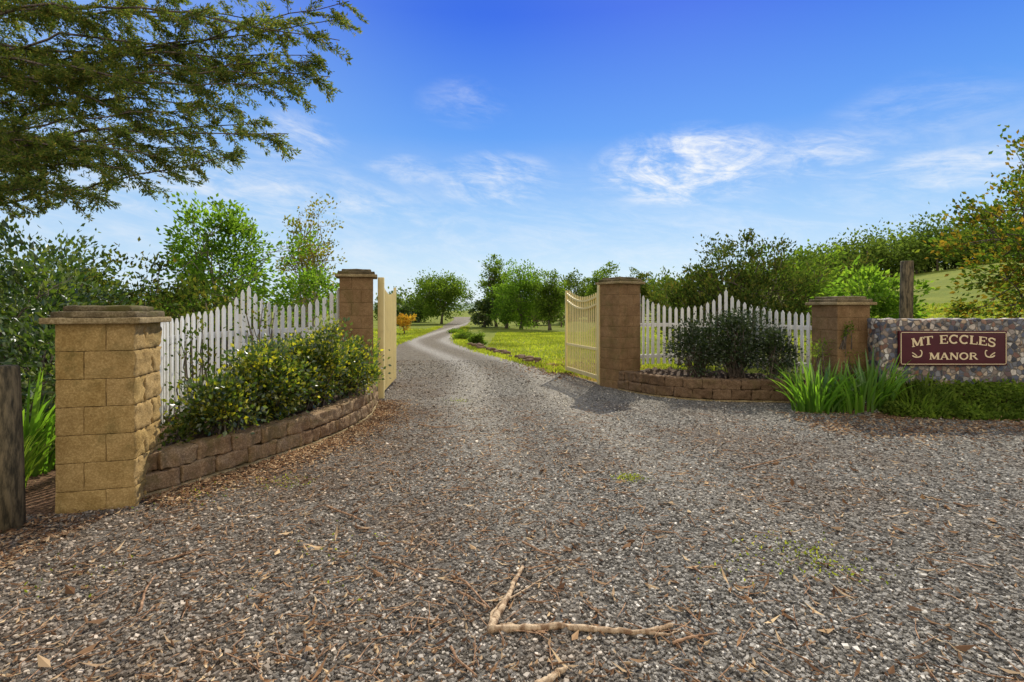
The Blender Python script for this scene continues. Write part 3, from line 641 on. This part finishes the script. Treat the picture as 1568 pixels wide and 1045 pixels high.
# lawn blades
g=G()
def blades(n,fx,fy,hh,ww):
    x=fx(n); y=fy(n); a,b=edges(y); ok=((x<a-0.05)|(x>b+0.05)); x=x[ok]; y=y[ok]; n=len(x)
    p=np.stack([x,y,hgt(x,y)-0.01],-1); leaves(g,p,hh,ww,0,d=np.tile([0,0,1.0],(n,1)),spread=0.5)
blades(30000,lambda n:R.uniform(-1,9,n),lambda n:R.uniform(14,34,n),0.09,0.04)
blades(20000,lambda n:R.uniform(7,24,n),lambda n:R.uniform(9.5,30,n),0.11,0.045)
blades(8000,lambda n:R.uniform(-13,-4.5,n),lambda n:R.uniform(17,40,n),0.11,0.06)
blades(7000,lambda n:R.uniform(1.2,5,n),lambda n:R.uniform(10.8,15,n),0.09,0.02)
# ragged grass along both edges of the drive
for sd_ in (0,1):
    y=R.uniform(12,45,9000); a,b=edges(y); x=(a if sd_==0 else b)+(R.normal(0,0.16,9000)+ (-0.1 if sd_==0 else 0.1)); leaves(g,np.stack([x,y,hgt(x,y)-0.005],-1),0.1,0.035,0,d=np.tile([0,0,1.0],(9000,1)),spread=0.5)
g.build('lawn_grass',[ML_grass])
g=G()
for i in range(46):
    t=R.uniform(); y_=14.2+t*7.5; a,b=edges(np.array([y_])); x_=b[0]+R.uniform(0.1,0.5); s=R.uniform(0.07,0.19)
    rblock(g,(x_,y_,s*0.4),(s*1.5,s*1.2,s),R.uniform(0,3),0,s*0.35,s*0.15,s*0.3,7,seed=i)
g.build('border_rocks',[M_walld])

# leaf litter
g=G()
def litter(n,fx,fy,L,W):
    x=fx(n); y=fy(n); p=np.stack([x,y,hgt(x,y)+0.018+R.uniform(0,0.01,n)],-1); leaves(g,p,L,W,0,flat=0.8)
litter(7500,lambda n:R.normal(-1.4,1.8,n),lambda n:2+R.uniform(0,1,n)**1.3*6,0.036,0.011)
litter(3000,lambda n:R.uniform(-3,5.5,n),lambda n:R.uniform(1.9,6.5,n),0.05,0.014)
litter(1300,lambda n:R.uniform(-3,5.5,n),lambda n:1.9+R.uniform(0,1,n)**1.3*5,0.11,0.014)
litter(160,lambda n:R.uniform(-3,4,n),lambda n:R.uniform(1.9,5,n),0.08,0.035)
litter(6000,lambda n:R.uniform(3.8,12,n),lambda n:np.clip(R.normal(6.6,0.45,n),5.2,7.4),0.055,0.02)
pp=[at(pl,Ll,s) for s in R.uniform(0,Ll,5000)]
off=np.abs(R.normal(0,0.24,5000))+0.02
xx=np.array([q[0][0]+math.sin(q[1])*o_ for q,o_ in zip(pp,off)]); yy=np.array([q[0][1]-math.cos(q[1])*o_ for q,o_ in zip(pp,off)])
leaves(g,np.stack([xx,yy,0.016+R.uniform(0,0.02,5000)],-1),0.042,0.018,0,flat=0.8)
litter(3000,lambda n:R.uniform(-4.6,-2.9,n),lambda n:R.uniform(2.6,3.7,n),0.045,0.016)
litter(4500,lambda n:R.normal(2.0,0.8,n),lambda n:R.normal(13,0.9,n),0.07,0.04)
g.build('leaf_litter',[ML_litter])
g=G()
for (px,py,n,s) in ((1215,848,120,0.12),(1270,875,90,0.1),(962,735,160,0.05),(430,742,90,0.1),(700,615,60,0.1),(1120,880,20,0.1),(500,860,30,0.2),(300,760,60,.15),(90,890,40,.15)):
    Y=1176/(py-475); X=(px-784)/F*Y; q=R.normal(size=(n,2))*[s*1.3,s]; leaves(g,np.stack([X+q[:,0],Y+q[:,1],0.012+R.uniform(0,.02,n)],-1),0.022,0.012,0,d=np.tile([0,0,.6],(n,1)),spread=0.8)
g.build('weeds',[ML_grass])

# sticks
def GP(px,py,z=0.02): Y=F*(H-z)/(py-475); return np.array([(px-784)/F*Y,Y,z])
def stick(g,pts,r0,r1,sides=7):
    p=np.array([GP(*q) for q in pts]); k=len(p); tt=np.linspace(0,k-1,k*5); p2=np.stack([np.interp(tt,np.arange(k),p[:,j]) for j in range(3)],1)
    p2+=R.normal(size=p2.shape)*r0*0.13; p2[:,2]=np.maximum(p2[:,2],0.012+r1*0.6)
    tube(g,p2,np.linspace(r0,r1,len(p2))*R.uniform(0.88,1.12,len(p2)),sides)
g=G()
stick(g,[(752,962,.02),(800,962,.022),(860,958,.024),(930,965,.022),(985,969,.02),(1012,962,.022),(1030,956,.03)],0.017,0.009,9)
stick(g,[(750,965,.02),(758,948,.024),(772,925,.026),(785,898,.024),(800,867,.03)],0.021,0.009,9)
stick(g,[(752,960,.02),(752,940,.022),(768,922,.022),(790,912,.02),(820,893,.02),(862,869,.016)],0.009,0.003)
stick(g,[(985,969,.02),(1025,972,.02),(1040,965,.02)],0.009,0.002)
stick(g,[(800,963,.025),(780,955,.03),(765,957,.03)],0.01,0.004)
g.build('fallen_branch',[M_stick])
g=G(); stick(g,[(822,1052,.02),(845,1037,.022),(866,1022,.025)],0.018,0.01); g.build('fallen_branch',[M_stick])
M_twig=bark('twig',(0.18,0.095,0.05),(0.5,0.31,0.18))
g=G()
for pts in ([(690,882),(712,890),(730,910),(750,932)],[(700,905),(720,915),(745,930)],[(570,852),(610,862),(655,882)],[(214,935),(222,905),(238,880)],[(225,865),(260,856),(305,842)],[(1135,718),(1170,710),(1218,697)],[(690,990),(700,1010),(730,1035)],[(1030,985),(1060,975),(1098,970)],[(640,650),(670,655),(700,652)],[(1460,770),(1480,776),(1500,774)],[(500,775),(540,790),(560,800)],[(1060,868),(1072,876),(1078,880)],[(800,830),(830,845),(850,852)]):
    stick(g,[(a_,b_,.024) for a_,b_ in pts],0.0075,0.004,5)
for i in range(1000):
    y=2+R.uniform()**1.3*5.5; x=R.normal(-0.2,2.1); L=R.uniform(0.04,0.2); a=R.uniform(0,6.28)
    if x<-2.6 and y>3.5: continue
    b=np.array([x,y,0.022]); e2=b+[L*math.cos(a),L*math.sin(a),0.003]; m_=(b+e2)/2+R.normal(size=3)*[.012,.012,0]
    tube(g,[b,m_,e2],[0.0032,0.003,0.0015],4)
g.build('twigs',[M_twig])

# ------------------------------------------------------------ overhanging conifer
g=G(); TB=np.array([-11.0,8.0,0.0])
tp=bend(TB,TB+[0.3,0,13],12,0,0.01); tube(g,tp,np.linspace(0.42,0.08,12),12,0)
ends=[(535,2,7.0),(515,30,7.3),(520,62,6.8),(480,85,7.4),(505,118,6.9),(462,140,7.3),(475,95,7.0),(440,205,6.6),(395,190,7.2),(370,165,7.4),(360,238,6.6),(310,225,7.0),(240,240,6.6),(225,185,7.2),(188,258,6.3),(150,215,6.8),(112,295,6.0),(62,280,6.2),(25,292,5.9),(90,240,6.6),(430,40,7.8),(380,90,7.8),(330,40,7.6),(280,110,7.9),(200,60,8.0),(200,130,7.6),(120,90,8.0),(100,160,7.4),(30,200,6.8),(20,100,7.6),(60,20,8.2),(260,-10,7.8),(350,-40,7.4),(450,-45,7.2),(40,245,6.4),(300,170,6.9),(420,130,6.7)]
TW=[];TD=[]
def limb(e,zoff):
    e=np.array(e); s0=TB+[0.15,0,max(1.0,e[2]+zoff)]
    k=22; t=np.linspace(0,1,k)[:,None]; p=s0+(e-s0)*t; L=np.linalg.norm(e-s0)
    p[:,2]+=(0.04*L*np.sin(math.pi*t))[:,0]; p+=np.cumsum(R.normal(size=p.shape)*0.05,axis=0)*np.sin(math.pi*t)
    tube(g,p,np.linspace(0.03,0.005,k),6,0)
    D=np.gradient(p,axis=0); D=unit(D)
    for i in range(int(k*0.45),k):
        for r_ in range(2 if i%3 else 3):
            f=R.uniform(); b=p[i]*(1-f)+p[max(i-1,0)]*f
            side=R.choice([-1,1]); perp=unit(np.cross(D[i],[0,0,1]))*side
            d=unit(D[i]*R.uniform(0.4,1.2)+perp*R.uniform(0.1,0.9)+np.array([0,0,R.uniform(-0.75,0.5)]))
            l=R.uniform(0.25,0.7)*(1-0.35*(i/k))
            kk=8; tt=np.linspace(0,1,kk)[:,None]; q=b+d*l*tt; q[:,2]-=(0.14*l*tt**2)[:,0]; q+=np.cumsum(R.normal(size=q.shape)*0.008,axis=0)
            tube(g,q,np.linspace(0.006,0.002,kk),4,0)
            dd=unit(np.gradient(q,axis=0)); pl_=unit(np.cross(dd[0],[0,0,1])+R.normal(size=3)*0.5)
            for j in range(1,kk):
                for z_ in (-1,1):
                    d2=unit(dd[j]*0.9+pl_*z_*R.uniform(0.4,1.1)+R.normal(size=3)*0.2)
                    l2=R.uniform(0.08,0.2)*(1.15-j/kk*0.6); n=12
                    u=R.uniform(0,1,(n,1)); TW.append(q[j]+d2*l2*u+R.normal(size=(n,3))*0.011); TD.append(np.tile(d2,(n,1)))
for (px,py,Y) in ends: limb(P(px,py,Y),R.uniform(-1.3,1.0))
for i in range(8):
    a=R.uniform(0.6,5.2); limb(TB+[math.cos(a)*R.uniform(3,5),math.sin(a)*R.uniform(2,4),R.uniform(4,11)],R.uniform(0.3,1))
TW=np.concatenate(TW); TD=np.concatenate(TD); leaves(g,TW,0.055,0.0165,1,d=unit(TD),spread=0.42)
g.build('cypress_tree',[M_bark,ML_con])
print('conifer leaves',len(TW))

# ------------------------------------------------------------ world
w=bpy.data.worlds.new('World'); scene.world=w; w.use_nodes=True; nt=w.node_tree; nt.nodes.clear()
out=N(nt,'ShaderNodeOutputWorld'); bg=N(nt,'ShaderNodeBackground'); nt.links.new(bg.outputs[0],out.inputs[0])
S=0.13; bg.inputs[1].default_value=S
sky=N(nt,'ShaderNodeTexSky',sky_type='NISHITA'); sky.sun_disc=False; sky.sun_elevation=SUN_EL; sky.sun_rotation=SUN_AZ; sky.air_density=1.0; sky.dust_density=0.4; sky.ozone_density=2.0
tc=N(nt,'ShaderNodeTexCoord'); xyz=N(nt,'ShaderNodeSeparateXYZ'); nt.links.new(tc.outputs['Generated'],xyz.inputs[0])
X,Y,Z=xyz.outputs
az=MA(nt,'ARCTAN2',X,Y); el=MA(nt,'ARCSINE',Z)
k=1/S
grad=RAMP(nt,MA(nt,'DIVIDE',el,0.9,clamp=True),[(0.0,(0.74,0.86,0.95)),(0.08,(0.6,0.79,0.95)),(0.2,(0.34,0.6,0.95)),(0.36,(0.10,0.34,0.92)),(0.58,(0.008,0.125,0.82)),(0.72,(0.01,0.11,0.72)),(1.0,(0.40,0.46,0.52))])  # topmost stop, out of view, greyed as added neutral fill
grad=MIX(nt,MA(nt,'MULTIPLY',MR(nt,az,0.0,-0.9,0,0.5),MR(nt,Y,-0.2,0.2)),grad,(0.48,0.69,0.95))
comb=N(nt,'ShaderNodeCombineXYZ'); nt.links.new(MA(nt,'MULTIPLY',az,2.4),comb.inputs[0]); nt.links.new(MA(nt,'ADD',MA(nt,'MULTIPLY',el,7.5),MA(nt,'MULTIPLY',az,1.1)),comb.inputs[1])
n1=NOISE(nt,comb.outputs[0],1.9,8,0.64,1.6); n2=NOISE(nt,comb.outputs[0],7.0,6,0.7,1.2)
tex=MR(nt,MA(nt,'ADD',MA(nt,'MULTIPLY',n1,0.68),MA(nt,'MULTIPLY',n2,0.32)),0.38,0.74)
def patch(px,py,wx,wy,st):
    a0=math.atan((px-784)/F); e0=math.atan((HY-py)/math.hypot(F,px-784)); wa=wx/F*math.cos(a0)**2; we=wy/F*math.cos(a0)
    da=MA(nt,'POWER',MA(nt,'DIVIDE',MA(nt,'SUBTRACT',az,a0),wa),2.0); de=MA(nt,'POWER',MA(nt,'DIVIDE',MA(nt,'SUBTRACT',el,e0),we),2.0)
    return MR(nt,MA(nt,'ADD',da,de),1.0,0.0,0.0,st)
acc=None
for a_ in ((1055,258,185,70,1.6),(1230,245,150,48,1.0),(1450,262,210,44,1.0),(760,280,120,52,0.9),(715,158,90,40,0.3),(380,300,420,70,0.8),(450,215,100,50,.7),(180,250,240,70,0.8),(1400,190,200,80,.3),(620,262,80,28,.6)):
    q=patch(*a_); acc=q if acc is None else MA(nt,'MAXIMUM',acc,q)
cl=MA(nt,'MULTIPLY',acc,tex,clamp=True)
lowst=MA(nt,'MULTIPLY',MR(nt,el,0.34,0.08,0,0.5),tex)
cl=MA(nt,'MAXIMUM',cl,lowst)
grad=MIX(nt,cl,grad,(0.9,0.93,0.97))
# unseen bright fill added to the sky behind the viewpoint for shaded fronts
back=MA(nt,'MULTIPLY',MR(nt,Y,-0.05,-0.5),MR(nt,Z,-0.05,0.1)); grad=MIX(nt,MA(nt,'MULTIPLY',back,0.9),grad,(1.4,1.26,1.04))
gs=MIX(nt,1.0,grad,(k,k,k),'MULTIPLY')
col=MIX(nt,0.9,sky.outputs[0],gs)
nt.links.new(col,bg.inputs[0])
sv=Vector((math.sin(SUN_AZ)*math.cos(SUN_EL),math.cos(SUN_AZ)*math.cos(SUN_EL),math.sin(SUN_EL)))
sl=bpy.data.lights.new('sun','SUN'); sl.energy=5.0; sl.angle=math.radians(0.5); sl.color=(1,0.93,0.8)
so=bpy.data.objects.new('sun',sl); so.rotation_euler=sv.to_track_quat('Z','Y').to_euler(); so.location=(5,20,20); scene.collection.objects.link(so)
cd=bpy.data.cameras.new('camera'); cam=bpy.data.objects.new('camera',cd); scene.collection.objects.link(cam); cam.location=(0,0,H); cam.rotation_euler=(math.radians(90),0,0)
cd.lens=18; cd.sensor_width=36; cd.shift_y=-(522.5-HY)/1568; cd.clip_end=6000; cd.clip_start=0.05
scene.camera=cam
scene.view_settings.view_transform='Standard'; scene.view_settings.look='None'; scene.view_settings.exposure=0
